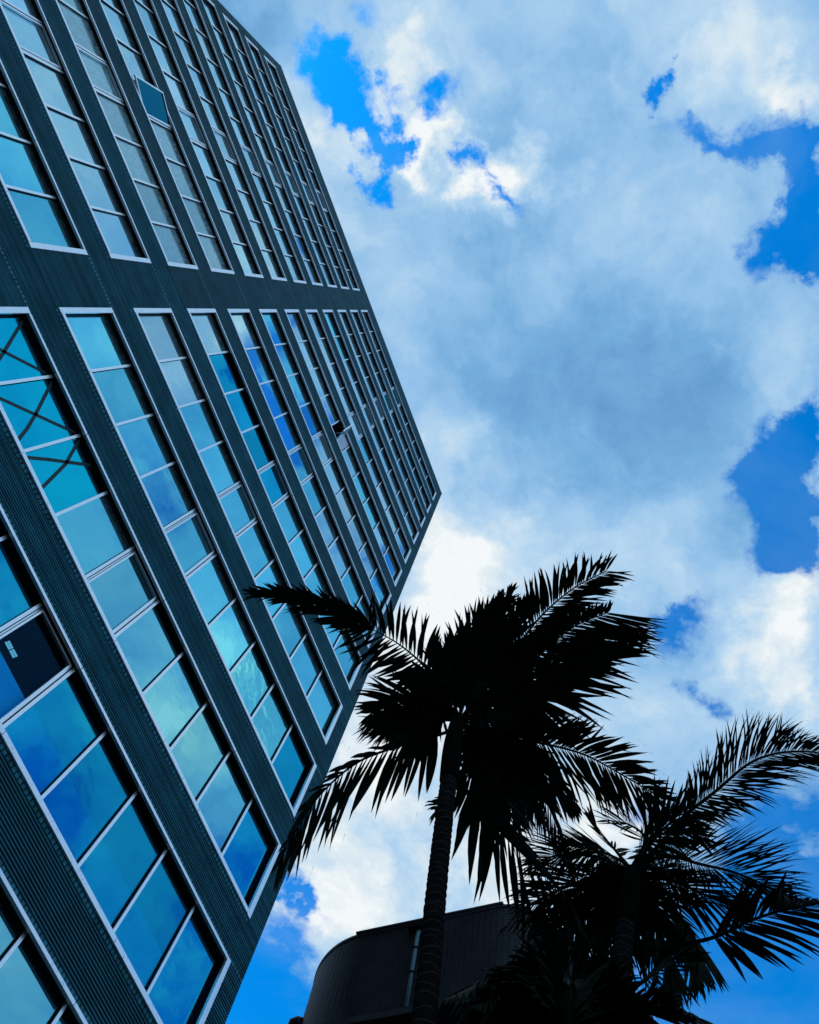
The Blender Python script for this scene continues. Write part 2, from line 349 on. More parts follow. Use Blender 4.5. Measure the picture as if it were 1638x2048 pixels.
# ------------------------------------------------------------------ ground
def flat(name, x0, x1, y0, y1, z, m):
    b = MB(); b.add([(x0, y0, z), (x1, y0, z), (x1, y1, z), (x0, y1, z)], [(0, 1, 2, 3)]); return tag(b.build(name, m), kind='structure')
M_ASPH = surface('asphalt', (.035, .036, .038), (.055, .056, .058), 2, .9, 0, .2, bump=.3)
M_PAVE = surface('paving_stone', (.07, .07, .068), (.10, .10, .095), 3, .85, 0, .2)
flat('ground', -600, 600, -600, 600, 0, M_ASPH)
b = MB(); b.box(-24, 15, 3.0, 9.2, .004, .12); tag(b.build('pavement', M_PAVE), kind='structure')

# ------------------------------------------------------------------ the office tower
FL = 3.3; YF = 9.266                       # storey height, plane of the tiled front
XR, XP, XQ, XL, XCR, XCL = 9.767, -3.636, -4.967, -19.504, 10.346, -20.23
def sill(n): return 1.6 + FL * (n - 1.2587)
WH = 2.228; ROOF = 1.6 + 53.05; DEPTH = 15.0
TW = empty('office_tower', ((XCR + XCL) / 2, YF, 0))
tag(TW, 'tall dark tiled office tower with long ribbons of blue windows, rising on the left', 'building')
class LocalShift: pass
def under(o):                               # keep world coordinates for children of the tower empty
    o.matrix_parent_inverse = Matrix.Translation(-TW.location); return o
_put0 = put
def put(name, me, m=None, parent=None, loc=None):
    o = _put0(name, me, m, parent, loc)
    if parent is TW: under(o)
    return o
NMIN, NMAX = 1, 16
T = .105          # tile course beside the windows
PT = .0624        # rib pitch
REC = .145        # depth of the glass behind the front
YG = YF + REC
# structural core behind the cladding
b = MB()
yb = YF + .03
zs = [(0, sill(NMIN))] + [(sill(n) + WH, sill(n + 1)) for n in range(NMIN, NMAX)] + [(sill(NMAX) + WH, ROOF - .25)]
for z0, z1 in zs: b.box(XCL + .01, XCR - .01, yb, yb + .32, z0, z1)
for n in range(NMIN, NMAX + 1):
    z0, z1 = sill(n), sill(n) + WH
    b.box(XCL + .01, XL, yb, yb + .32, z0 + .001, z1 - .001); b.box(XQ, XP, yb, yb + .32, z0 + .001, z1 - .001); b.box(XR, XCR - .01, yb, yb + .32, z0 + .001, z1 - .001)
b.box(XCR - .33, XCR - .01, yb + .321, YF + DEPTH, 0, ROOF - .25); b.box(XCL + .01, XCL + .33, yb + .321, YF + DEPTH, 0, ROOF - .25)
b.box(XCL + .331, XCR - .331, YF + DEPTH - .3, YF + DEPTH, 0, ROOF - .25); b.box(XCL + .331, XCR - .331, yb + .321, YF + DEPTH - .301, ROOF - .6, ROOF - .251)
b.build('wall', M_SLAB, TW)
b = MB()
for n in range(NMIN, NMAX + 1): b.box(XCL + .34, XCR - .34, yb + .33, YF + DEPTH - .31, sill(n) + WH + .25, sill(n) + WH + .55)
b.build('floor_slab', M_ROOM, TW)
b = MB(); b.box(XCL + .34, XCR - .34, YF + 4.5, YF + 4.7, 0, ROOF - .7); b.build('partition_wall', M_ROOM, TW)
b = MB(); b.box(XCL - .01, XCR + .01, YF - .012, YF + DEPTH + .02, ROOF - .245, ROOF); b.build('roof_coping', M_TILE, TW)

ribs = Pieces('cladding_rib', M_TILE, TW, 296, .012)
tiles = Pieces('soldier_tile', M_TILE, TW, 296, .010)
def rib_rows(x0, x1, z0, z1, near):
    k = max(1, round((z1 - z0) / PT)); h = (z1 - z0) / k
    for i in range(k): ribs.add(x0, x1, YF, YF + .05, z0 + i * h + .0115, z0 + (i + 1) * h - .0115, ok=near)
def tile_row(x0, x1, z0, near, jit=.004):
    k = round((x1 - x0) / .102); h = (x1 - x0) / k
    for i in range(k):
        d = random.uniform(0, jit); tiles.add(x0 + i * h + .009, x0 + (i + 1) * h - .009, YF - d, YF + .05, z0 + .005, z0 + T - .005, ok=near)
XA, XB = XCL, XCR
for n in range(NMIN, NMAX + 1):
    s, h = sill(n), sill(n) + WH; near = n <= 7
    # beside the ribbons
    rib_rows(XL + .002, XL + .002, s, s, False) if False else None
    rib_rows(XA, XL - .004, s, h, near); rib_rows(XQ + .004, XP - .004, s, h, near); rib_rows(XR + .004, XB, s, h, near)
    # above: a course of upright tiles along the heads, ribs, a course below the next sills
    top = sill(n + 1) if n < NMAX else ROOF - .25
    tile_row(XA, XB, h + .002, near or n < 12)
    if n < NMAX:
        rib_rows(XA, XB, h + T + .004, top - T - .002, near)
        for a_, b_ in ((XL, XQ), (XP, XR)): tile_row(a_, b_, top - T, near)
        for a_, b_ in ((XA, XL - .004), (XQ + .004, XP - .004), (XR + .004, XB)): rib_rows(a_, b_, top - T, top, near)
    else: rib_rows(XA, XB, h + T + .004, top, False)
rib_rows(XA, XB, sill(NMIN) - 2.5, sill(NMIN), False)
ribs.flush(); tiles.flush()

# a lit ceiling fitting seen through the clear pane
M_LAMP = mat('lamp_tube', lambda t, out: t.links.new((lambda e: (setattr(e.inputs['Strength'], 'default_value', .55), setattr(e.inputs['Color'], 'default_value', (.25, .75, 1, 1)), e)[2])(N(t, 'ShaderNodeEmission')).outputs[0], out.inputs[0]))
d_ = ray(23, 1300); q_ = EYE + d_ * ((YG + .9) / d_.y)
b = MB()
for i in (0, 1):
    for j in (0, 1): b.box(q_.x - .17 + i * .17, q_.x - .02 + i * .17, q_.y - .03 + j * .06, q_.y - .005 + j * .06, q_.z, q_.z + .03)
b.build('ceiling_light', M_LAMP, TW)
# window ribbons
TE, TS, TH = .13, .105, .07                # trim widths: ends, sill, head
PR = .035                                   # trim stands proud of the tiles
spec = {}                                   # (floor, side, pane) -> glass, behind
def S(n, side, panes, g, back=None):
    for p_ in panes: spec[(n, side, p_)] = (g, back)
for n in range(1, 17):
    S(n, 'R', range(1, 11), 'std'); S(n, 'L', range(1, 12), 'std')
rnd = random.Random(5)
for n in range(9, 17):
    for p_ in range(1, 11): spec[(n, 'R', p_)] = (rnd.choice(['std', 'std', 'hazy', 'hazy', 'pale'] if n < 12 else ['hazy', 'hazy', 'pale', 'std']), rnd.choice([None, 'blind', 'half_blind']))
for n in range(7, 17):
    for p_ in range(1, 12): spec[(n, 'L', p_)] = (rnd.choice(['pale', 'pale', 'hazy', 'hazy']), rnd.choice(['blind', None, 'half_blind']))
S(4, 'R', range(1, 11), 'deep'); S(4, 'R', [5], 'clear', 'dark_room'); S(4, 'R', [6, 7, 8, 9], 'deepsee', 'low_blind'); S(4, 'R', [10], 'deep')
S(3, 'R', range(1, 11), 'teal'); S(2, 'R', range(1, 11), 'teal')
S(5, 'R', [1, 2, 3], 'cyan', 'tape'); S(5, 'R', [4], 'std'); S(5, 'R', [5, 6, 7, 8, 9], 'teal'); S(5, 'R', [10], 'deep')
S(5, 'R', [6], 'teal', 'blind')
S(6, 'R', [1, 2], 'std', 'blind'); S(6, 'R', [6, 7], 'std', 'blind'); S(6, 'R', [8, 9], 'ripple'); S(6, 'R', [5], 'std', 'louvre'); S(6, 'R', [10], 'deep')
S(7, 'R', [1], 'pale', 'blind'); S(7, 'R', [2], 'pale', 'half_blind'); S(7, 'R', [5], 'std', 'half_blind'); S(7, 'R', [9, 10], 'std')
S(8, 'R', [1], 'pale', 'half_blind'); S(8, 'R', [2], 'deep'); S(8, 'R', [3, 4, 5], 'deep', 'louvre'); S(8, 'R', [6, 7, 8, 9, 10], 'std')
S(9, 'R', [2, 3, 4], 'std'); S(9, 'R', [1], 'hazy'); S(10, 'R', [1, 2, 3], 'std', 'blind'); S(10, 'R', [7, 8, 9], 'pale', 'blind')
S(11, 'R', [1, 2, 3, 4], 'pale', 'louvre'); S(11, 'R', [7, 8], 'std', 'blind')
S(6, 'L', range(1, 12), 'std', 'pleat'); S(7, 'L', range(1, 12), 'hazy'); S(7, 'L', [1, 2, 3], 'hazy', 'blind')
S(8, 'L', range(1, 12), 'dirty'); S(9, 'L', range(1, 5), 'dirty', 'blind'); S(9, 'L', [5], 'std')

panes_i = Pieces('pane', None, TW)
IND = []            # panes in view, largest first
trimset, mullset = [], []
def ribbon(n, side):
    x_in, x_out, cnt = (XP, XR, 10) if side == 'R' else (XQ, XL, 11)
    sg = 1 if side == 'R' else -1
    xa, xb = min(x_in, x_out), max(x_in, x_out); z0, z1 = sill(n), sill(n) + WH
    L = abs(x_out - x_in) - 2 * TE; pw = L / cnt
    fx = lambda k: x_in + sg * (TE + k * pw)
    seen = any(in_view((fx(k), YG, z)) for k in range(cnt + 1) for z in (z0, z1))
    # reveal lining: soffit, jambs, sill board
    b = MB()
    yf, yr = YF - PR + .004, YG + .05
    b.box(xa + .001, xb - .001, yf + .05, yr, z1 - .012, z1 - .002); b.box(xa + .001, xb - .001, yf + .05, yr, z0 + .002, z0 + .012)
    b.box(xa + .001, xa + TE * .35, yf + .05, yr, z0 + .0125, z1 - .0125); b.box(xb - TE * .35, xb - .001, yf + .05, yr, z0 + .0125, z1 - .0125)
    # mortar packing behind trims
    band = b.build('window_band', M_REVEAL, TW)
    me = None
    def trim(x0, x1, za, zb, name='frame_trim', ya=YF - PR, yb_=YF + .03):
        o = _put0(name, box_mesh(x1 - x0, yb_ - ya, zb - za, M_TRIM, .004), None, band, ((x0 + x1) / 2, (ya + yb_) / 2, (za + zb) / 2)); return o
    # ends
    trim(xa, xa + TE, z0, z1); trim(xb - TE, xb, z0, z1)
    # sill and head lengths with open joints
    cuts = [0, 2.03, 5.03, 8.03, cnt]
    for k in range(4):
        a_, c_ = sorted((fx(cuts[k]), fx(cuts[k + 1])))
        a_ += .007; c_ -= .007
        o = trim(a_, c_, z0, z0 + .105, ya=YF - PR - .01); o = trim(a_, c_, z1 - TH, z1)
        # sloping sill board running back to the glass
        sb = MB(); sb.add([(a_, YF - PR - .005, z0 + .100), (c_, YF - PR - .005, z0 + .100), (c_, YG + .03, z0 + .130), (a_, YG + .03, z0 + .130),
                           (a_, YF - PR - .005, z0 + .090), (c_, YF - PR - .005, z0 + .090), (c_, YG + .03, z0 + .118), (a_, YG + .03, z0 + .118)],
                          [(0, 1, 2, 3), (7, 6, 5, 4), (0, 4, 5, 1), (2, 6, 7, 3), (1, 5, 6, 2), (0, 3, 7, 4)])
        m_ = sb.build('sill_board', M_TRIM); m_.parent = band
    g0, g1 = z0 + .115, z1 - .013
    # mullions
    BW, YM = .064, YG - .062
    for k in range(1, cnt):
        x = fx(k)
        if seen: _put0('mullion', bar_mesh(BW, YG + .02 - YM, g1 - g0 - .03), None, band, (x, (YM + YG + .02) / 2, (g0 + g1 - .03) / 2))
        else: mullset.append((x - BW / 2, x + BW / 2, YM, YG + .02, g0, g1 - .03))
    for k in range(1, cnt + 1):
        x0, x1 = sorted((fx(k - 1), fx(k)))
        x0 += BW / 2 if x0 > xa + TE + .01 else 0; x1 -= BW / 2 if x1 < xb - TE - .01 else 0
        g, back = spec[(n, side, k)]
        op = (k == 5)
        vis = seen and any(in_view((xx, YG, zz_)) for xx in (x0, x1, (x0 + x1) / 2) for zz_ in (g0, g1, (g0 + g1) / 2))
        opened = 1 if (n, side) == (9, 'L') and op else 2 if (n, side) == (11, 'R') and op else 0
        if op and not opened:
            SW, GP = .062, .022; a_, c_, e_, h_ = x0 + GP, x1 - GP, g0 + .02, g1 - .05
            sm = MB(); y0_, y1_ = YG - .075, YG - .01
            def ring(sm, a_, c_, e_, h_, w_, y0_, y1_):
                sm.box(a_, a_ + w_, y0_, y1_, e_, h_); sm.box(c_ - w_, c_, y0_, y1_, e_, h_)
                sm.box(a_ + w_ + .0005, c_ - w_ - .0005, y0_, y1_, e_, e_ + w_); sm.box(a_ + w_ + .0005, c_ - w_ - .0005, y0_, y1_, h_ - w_, h_)
            ring(sm, a_, c_, e_, h_, .026, y0_ + .03, y1_); ring(sm, a_ + .036, c_ - .036, e_ + .036, h_ - .036, .040, y0_, y1_ - .004)
            o = sm.build('sash', M_BAR); o.parent = band
            bk = MB(); bk.box(a_ - .02, a_ + .03, YG - .008, YG, e_, h_); bk.box(c_ - .03, c_ + .02, YG - .008, YG, e_, h_)
            px0, px1, pz0, pz1 = a_ + .07, c_ - .07, e_ + .07, h_ - .07
        else: px0, px1, pz0, pz1 = x0, x1, g0, g1
        if opened:
            # swung-out sash about an upright hinge
            if opened == 1: hx, wdt, ang, sgn = x1 - .02, x1 - x0 - .05, 10, -1
            else: hx, wdt, ang, sgn = (x0 + x1) / 2 + .02, (x1 - x0) / 2, 62, -1
            Rm = Matrix.Translation((hx, YG - .06, 0)) @ Matrix.Rotation(math.radians(ang), 4, 'Z')
            sm = MB(); w_ = .055
            for (a_, c_, e_, h_) in ((-wdt, -wdt + w_, g0 + .03, g1 - .05), (-w_, 0, g0 + .03, g1 - .05)): sm.box(a_, c_, -.035, .02, e_, h_)
            for (e_, h_) in ((g0 + .03, g0 + .03 + w_), (g1 - .05 - w_, g1 - .05)): sm.box(-wdt + w_, -w_, -.035, .02, e_, h_)
            sm.v = [tuple(Rm @ Vector(v)) for v in sm.v]
            o = sm.build('open_sash', M_BAR); o.parent = band; o['label'] = 'window sash swung open from the facade'
            pm = MB(); pm.box(-wdt + w_, -w_, -.004, .004, g0 + .03 + w_, g1 - .05 - w_); pm.v = [tuple(Rm @ Vector(v)) for v in pm.v]
            o = pm.build('pane', G['slate' if opened == 1 else 'pale']); o.parent = band; o['label'] = 'tilted pane in the open sash'
            # stay arms
            am = MB()
            for zq in (g0 + .06, g1 - .09):
                p0 = Vector((hx - wdt * .55, YG - .02, zq)); p1 = Rm @ Vector((-wdt * .8, 0, zq)); am.tube([p0, p1], .012, 6)
            o = am.build('stay_arm', M_BAR); o.parent = band
            for u0, u1 in ((x0 + .001, x0 + .03), (x1 - .03, x1 - .001)):
                fr = MB(); fr.box(u0, u1, YG - .05, YG + .02, g0, g1 - .05); o = fr.build('sash_jamb', M_RUBBER); o.parent = band
            if opened == 2:
                pm = MB(); pm.box((x0 + x1) / 2 + .05, x1 - .035, YG - .035, YG - .02, g0 + .02, g1 - .05)
                o = pm.build('panel', M_CARD); o.parent = band; o['label'] = 'pale lavender panel beside the open sash'
                pm = MB(); pm.box((x0 + x1) / 2 + .0, (x0 + x1) / 2 + .045, YG - .06, YG, g0 + .02, g1 - .05)
                o = pm.build('mullion', M_BAR); o.parent = band
            continue
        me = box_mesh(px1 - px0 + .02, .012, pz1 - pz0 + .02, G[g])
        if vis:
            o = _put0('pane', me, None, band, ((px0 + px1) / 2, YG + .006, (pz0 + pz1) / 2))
            tilt = rnd.uniform(-.0035, .0035), rnd.uniform(-.004, .004)
            o.rotation_euler = (tilt[0], 0, tilt[1])
        else:
            IND.append((px0 - .01, px1 + .01, YG, YG + .012, pz0 - .01, pz1 + .01)); continue
        # what hangs or sticks behind the glass
        bm = MB(); yb0 = YG + .075
        if back == 'blind':
            bm.box(px0 + .03, px1 - .03, yb0, yb0 + .004, pz0 + .01, pz1 - .02); o = bm.build('roller_blind', M_BLIND); o.parent = band
        elif back == 'half_blind':
            fz = pz0 + (pz1 - pz0) * rnd.uniform(.1, .3); bm.box(px0 + .03, px1 - .03, yb0, yb0 + .004, fz, pz1 - .02); o = bm.build('roller_blind', M_BLIND); o.parent = band
            rl = MB(); rl.box(px0 + .02, px1 - .02, yb0 - .01, yb0 + .01, fz - .03, fz); o = rl.build('blind_rail', M_REVEAL); o.parent = band
            vr = MB(); xv = px0 + (px1 - px0) * .45; vr.box(xv, xv + .03, yb0 - .02, yb0 - .01, pz0, pz1); o = vr.build('blind_rail', M_REVEAL); o.parent = band
        elif back == 'low_blind':
            bm.box(px0 - .02, px1 + .02, yb0, yb0 + .004, pz0 - .02, pz0 + (pz1 - pz0) * .45); o = bm.build('roller_blind', M_BLUEBLIND); o.parent = band
            o['label'] = 'blue blind covering the lower part of the pane'
        elif back == 'louvre':
            k_ = 15
            for i in range(k_):
                zc = pz0 + (pz1 - pz0) * (i + .5) / k_
                bm.obox(((px0 + px1) / 2, yb0, zc), Vector(((px1 - px0) / 2 - .03, 0, 0)), Vector((0, .035, -.03)), Vector((0, .0012, .0014)))
            o = bm.build('venetian_blind', M_LOUVRE); o.parent = band
        elif back == 'pleat':
            k_ = 16; xs = [px0 + .02 + (px1 - px0 - .04) * i / k_ for i in range(k_ + 1)]
            vs_ = []; fs = []
            for i, x in enumerate(xs):
                yy = yb0 + (.03 if i % 2 else 0) + rnd.uniform(-.008, .008); vs_ += [(x, yy, pz0), (x + rnd.uniform(-.01, .01), yy, pz1 - .02)]
            for i in range(k_): fs.append((2 * i, 2 * i + 2, 2 * i + 3, 2 * i + 1))
            bm.add(vs_, fs); o = bm.build('pleated_curtain', M_BLIND); o.parent = band
        elif back == 'tape':
            # crossed strips of tape stuck on the outside of the film
            bl = MB(); bl.box(px0 + .0, (px1 if k < 3 else px0 + (px1 - px0) * .66), yb0 - .04, yb0 - .036, pz0, pz1); o = bl.build('roller_blind', M_BLIND); o.parent = band
            W_, H_ = px1 - px0, pz1 - pz0
            strokes = {1: [((.08, .95), (.55, .48), (.95, .05)), ((.95, .93), (.55, .48), (.10, .05))],
                       2: [((.05, .97), (.50, .52), (.70, .30), (.90, .02)), ((.15, .10), (.96, .95))],
                       3: [((.05, .95), (.35, .58), (.60, .05)), ((.06, .08), (.20, .38), (.50, .95))]}[k]
            for st in strokes:
                tm = MB(); pts = [(px0 + a_ * W_, YG - .004, pz0 + c_ * H_) for a_, c_ in st]
                for a_, c_ in zip(pts, pts[1:]):
                    a_, c_ = Vector(a_), Vector(c_); d_ = c_ - a_
                    sd_ = d_.cross(Vector((0, 1, 0))).normalized() * .036
                    tm.obox((a_ + c_) / 2, d_ / 2 * 1.02, Vector((0, .0012, 0)), sd_)
                o = tm.build('tape_strip', M_TAPE); o.parent = band
        elif back == 'dark_room':
            bm.box(px0 - .03, px1 + .03, yb0, yb0 + .004, pz0 - .02, pz0 + (pz1 - pz0) * .42); o = bm.build('roller_blind', M_BLUEBLIND); o.parent = band
            o['label'] = 'blue blind covering the lower part of the pane'
for key, (g_, bk_) in list(spec.items()):
    if bk_ is None and g_ in ('std', 'hazy', 'teal'): spec[key] = (g_, rnd.choice([None, 'blind', 'half_blind', 'half_blind', 'louvre']))
for n in range(2, NMAX + 1):
    for side in 'RL': ribbon(n, side)
if IND:
    b = MB()
    for q in IND: b.box(*q)
    tag(b.build('pane', G['std'], TW), kind='stuff')
if mullset:
    b = MB()
    for q in mullset: b.box(*q)
    tag(b.build('mullion', M_BAR, TW), kind='stuff')
#@@PART2
# ------------------------------------------------------------------ the low rounded brick building
M_BRICK = surface('dark_brown_wall_tile', (.020, .020, .025), (.036, .035, .042), 1.2, .5, 0, .2, per_piece=.0, bump=.2, bscale=40)
M_MORT = surface('black_mortar', (.006, .006, .007), (.010, .010, .011), 6, .95, 0, .05)
M_PIPE = surface('teal_painted_pipe', (.07, .16, .19), (.11, .22, .25), 5, .45, .1, .5, lo=.3, hi=.7)
HB = 21.6; hb = HB - 1.6
plan_px = [(1300, 2010), (1245, 1965), (1200, 1930), (1150, 1890), (1110, 1855), (1075, 1828), (1040, 1812), (1000, 1810), (940, 1822), (870, 1838), (800, 1855), (735, 1872), (690, 1893), (660, 1912), (640, 1930), (630, 1940)]
plan = [(bearing(*q)[0] * hb, bearing(*q)[1] * hb) for q in plan_px]
plan = [(17.30 if 17.2 < x < 17.45 else x, y) for x, y in plan]
plan = [q for q in plan if q[1] < 10.9] + [(20.2 - 2.9 * math.cos(math.radians(a)), 11.2 + 2.9 * math.sin(math.radians(a))) for a in range(0, 90, 6)]
plan += [(20.2, 14.1), (22, 14.1), (27, 14.1)] if True else [(18.62, 13.62), (19.3, 13.9), (21, 14.3), (27, 14.5)]
def resample(P, step):
    out = []; pts = [Vector((a, b_, 0)) for a, b_ in P]; ctrl = [pts[0] * 2 - pts[1]] + pts + [pts[-1] * 2 - pts[-2]]
    dense = []
    for i in range(1, len(ctrl) - 2):
        for k in range(12):
            t = k / 12; p0, p1, p2, p3 = ctrl[i - 1:i + 3]
            dense.append(.5 * ((2 * p1) + (p2 - p0) * t + (2 * p0 - 5 * p1 + 4 * p2 - p3) * t * t + (3 * p1 - p0 - 3 * p2 + p3) * t ** 3))
    dense.append(pts[-1]); acc = 0; out = [dense[0]]; last = dense[0]
    for p in dense[1:]:
        while (p - last).length > step:
            last = last + (p - last).normalized() * step; out.append(last)
    return out
ring_pts = resample(plan, .2)
cen = Vector((22.5, 9, 0))
BB = empty('brick_building', (22.5, 9, 0))
tag(BB, 'low dark brown tiled building with rounded corners and flat roof, behind the palm trunk', 'building')
def parent_keep(o, P):
    o.parent = P; o.matrix_parent_inverse = Matrix.Translation(-P.location); return o
def curtain(z0, z1, off=0.0, m=M_MORT, name='wall', cap=True, thick=None):
    b = MB(); n = len(ring_pts); nr = []
    for i, p in enumerate(ring_pts):
        t = (ring_pts[min(i + 1, n - 1)] - ring_pts[max(i - 1, 0)]).normalized(); nn = Vector((-t.y, t.x, 0))
        if nn.dot(p - cen) < 0: nn = -nn
        nr.append(nn)
    outer = [p + nn * off for p, nn in zip(ring_pts, nr)]
    inner = [p - nn * (thick or .3) for p, nn in zip(ring_pts, nr)]
    V = []; Fc = []
    for o_, i_ in zip(outer, inner): V += [(o_.x, o_.y, z0), (o_.x, o_.y, z1), (i_.x, i_.y, z1), (i_.x, i_.y, z0)]
    for i in range(n - 1):
        for k in range(4): Fc.append((4 * i + k, 4 * i + (k + 1) % 4, 4 * i + 4 + (k + 1) % 4, 4 * i + 4 + k))
    Fc += [(0, 3, 2, 1), (4 * n - 4, 4 * n - 3, 4 * n - 2, 4 * n - 1)]
    b.add(V, Fc); return parent_keep(b.build(name, m), BB), nr
_, nrm = curtain(0, HB - .1, -.02)
curtain(HB - .1, HB, .03, M_BRICK, 'roof_coping')
b = MB(); far = [(27, 14.1), (27, 3.0), (ring_pts[0].x, ring_pts[0].y)]
b.add([(p.x, p.y, HB - .3) for p in ring_pts] + [(27, 3.0, HB - .3)], [tuple(range(len(ring_pts) + 1))]); parent_keep(b.build('roof_slab', M_MORT), BB)
b = MB(); b.box(26.9, 27.1, 2.9, 14.6, 0, HB - .3); parent_keep(b.build('rear_wall', M_MORT), BB)
# raised coping along the straight front
st = [p for p in ring_pts if abs(p.x - 17.3) < .02]
ya, yb2 = min(p.y for p in st), max(p.y for p in st)
b = MB(); b.box(17.23, 17.55, ya, yb2, HB + .001, HB + .07); parent_keep(b.build('parapet_cap', M_BRICK), BB)
# facing tiles, four to the metre, in a straight stack bond
b = MB(); rh = .063; zlo = 18.08
rows = int((HB - .1 - zlo) / rh)
for i in range(len(ring_pts) - 1):
    p, q = ring_pts[i], ring_pts[i + 1]
    if not any(in_view((p.x, p.y, z), 60) for z in (zlo, HB, (zlo + HB) / 2)): continue
    t = (q - p).normalized(); nn = nrm[i]; c = (p + q) / 2; hl = (q - p).length / 2 - .007
    for r in range(rows):
        z = HB - .1 - (r + .5) * rh; d = random.uniform(0, .004)
        A = c + t * -hl + nn * -.02; B_ = c + t * hl + nn * -.02; A2 = c + t * -hl + nn * d; B2 = c + t * hl + nn * d
        z0, z1 = z - rh / 2 + .008, z + rh / 2 - .008
        b.add([(A.x, A.y, z0), (A2.x, A2.y, z0), (B2.x, B2.y, z0), (B_.x, B_.y, z0), (A.x, A.y, z1), (A2.x, A2.y, z1), (B2.x, B2.y, z1), (B_.x, B_.y, z1)],
              [(1, 2, 6, 5), (0, 3, 2, 1), (4, 5, 6, 7), (0, 1, 5, 4), (2, 3, 7, 6)])
tag(parent_keep(b.build('facing_tile', M_BRICK), BB), kind='stuff')
curtain(17.85, 18.06, .42, M_BRICK, 'cornice')
nv = Vector((math.cos(math.radians(126.2)), math.sin(math.radians(126.2)), 0)); wp = Vector((20.2, 11.2, 19.62)) + nv * 2.88
b = MB(); b.tube([wp, wp + nv * .16, wp + nv * .26 + Vector((0, 0, -.05)), wp + nv * .30 + Vector((0, 0, -.22))], [.24, .24, .20, .13], 12); parent_keep(b.build('vent_hood', M_BRICK, None, True), BB)
# downpipe with hopper and collars
def on_front(x, y, xw): u, v = bearing(x, y); z = xw / u; return Vector((xw, v * z, z + 1.6))
pt = on_front(836, 1868, 17.14); yy = pt.y
b = MB(); b.tube([(17.14, yy, 18.07), (17.14, yy, pt.z), (17.18, yy, pt.z + .14), (17.30, yy, pt.z + .2)], .066, 12); parent_keep(b.build('downpipe', M_PIPE, None, True), BB)
for z in (pt.z - .6, pt.z - 1.5, 18.2):
    b = MB(); b.tube([(17.14, yy, z), (17.14, yy, z + .05)], .095, 12); b.box(17.14, 17.29, yy - .02, yy + .02, z + .01, z + .04); parent_keep(b.build('pipe_collar', M_MORT), BB)
b = MB(); b.box(17.0, 17.27, yy - .12, yy + .35, pt.z + .2, pt.z + .33); parent_keep(b.build('hopper', M_MORT), BB)
# small dome lamp above the cornice
q = on_front(665, 2043, 17.2); b = MB()
for k in range(4):
    a0, a1 = k * math.pi / 8, (k + 1) * math.pi / 8
q = Vector((17.25, 11.9, 18.07)); pr = []
b.tube([q + Vector((0, 0, h_)) for h_ in (0, .06, .12, .17, .2, .215)], [.13, .13, .12, .09, .05, .01], 12); parent_keep(b.build('dome_lamp', M_PIPE, None, True), BB)

# ------------------------------------------------------------------ palms
def leaf_b(c1, c2, rough):
    def f(t, out):
        n = pnoise(t, 4, 4); r = ramp(t, n.outputs['Fac'], [(.35, c1), (.65, c2)])
        p = N(t, 'ShaderNodeBsdfPrincipled'); t.links.new(r.outputs[0], p.inputs['Base Color']); p.inputs['Roughness'].default_value = rough
        p.inputs['Specular IOR Level'].default_value = .05; t.links.new(p.outputs[0], out.inputs[0])
    return f
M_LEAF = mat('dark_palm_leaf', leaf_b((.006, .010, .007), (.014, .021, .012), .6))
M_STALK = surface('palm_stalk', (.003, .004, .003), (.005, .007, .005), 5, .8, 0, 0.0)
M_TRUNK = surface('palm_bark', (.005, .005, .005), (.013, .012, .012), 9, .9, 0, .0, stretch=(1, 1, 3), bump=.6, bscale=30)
M_SCAR = surface('light_edged_leaf_scar', (.022, .020, .021), (.042, .038, .039), 14, .9, 0, .05)  # rings paler than the bark: light caught by their lips is in the colour
DOWN = Vector((0, 0, -1))
def spline(P, n):
    ctrl = [P[0] * 2 - P[1]] + P + [P[-1] * 2 - P[-2]]; D_ = []
    for i in range(1, len(ctrl) - 2):
        for k in range(16):
            t = k / 16; p0, p1, p2, p3 = ctrl[i - 1:i + 3]
            D_.append(.5 * ((2 * p1) + (p2 - p0) * t + (2 * p0 - 5 * p1 + 4 * p2 - p3) * t * t + (3 * p1 - p0 - 3 * p2 + p3) * t ** 3))
    D_.append(P[-1]); acc = [0]
    for a, b_ in zip(D_, D_[1:]): acc.append(acc[-1] + (b_ - a).length)
    out = []; j = 0
    for i in range(n + 1):
        s = acc[-1] * i / n
        while j < len(acc) - 2 and acc[j + 1] < s: j += 1
        u = (s - acc[j]) / max(acc[j + 1] - acc[j], 1e-6); out.append(D_[j].lerp(D_[j + 1], u))
    return out, acc[-1]
def leaflet(mb, base, d, nrm_, L, W, droop, rg, split=0.0):
    """one blade: folded along its midrib, narrow at both ends, bending down under its own weight"""
    d = d.normalized(); n = 6; p = base.copy(); V = []; Fc = []
    prof = [.18, .70, 1.0, 1.0, .84, .52, .04]; tw = rg.uniform(-.35, .35); st = L / n; curl = rg.uniform(-.06, .06)
    for i in range(n + 1):
        s = d.cross(nrm_)
        if s.length < 1e-3: s = d.orthogonal()
        s.normalize(); s = Matrix.Rotation(tw * i / n, 3, d) @ s
        up = s.cross(d).normalized(); wv = W * prof[i] * .5
        V += [p + s * wv - up * wv * .25, p + up * wv * .12, p - s * wv - up * wv * .25]
        d = (d + DOWN * droop * .16 * (.4 + i / n) + s * curl).normalized(); p = p + d * st
    for i in range(n):
        a = 3 * i; Fc += [(a, a + 1, a + 4, a + 3), (a + 1, a + 2, a + 5, a + 4)]
    if split > 0:                                     # frayed tip: a thread hanging on
        q = p; V2 = len(V); w_ = W * .05
        V += [q + Vector((w_, 0, 0)), q - Vector((w_, 0, 0)), q + d * L * .10 + DOWN * L * .08 * split]
        Fc.append((V2, V2 + 1, V2 + 2))
    mb.add(V, Fc)
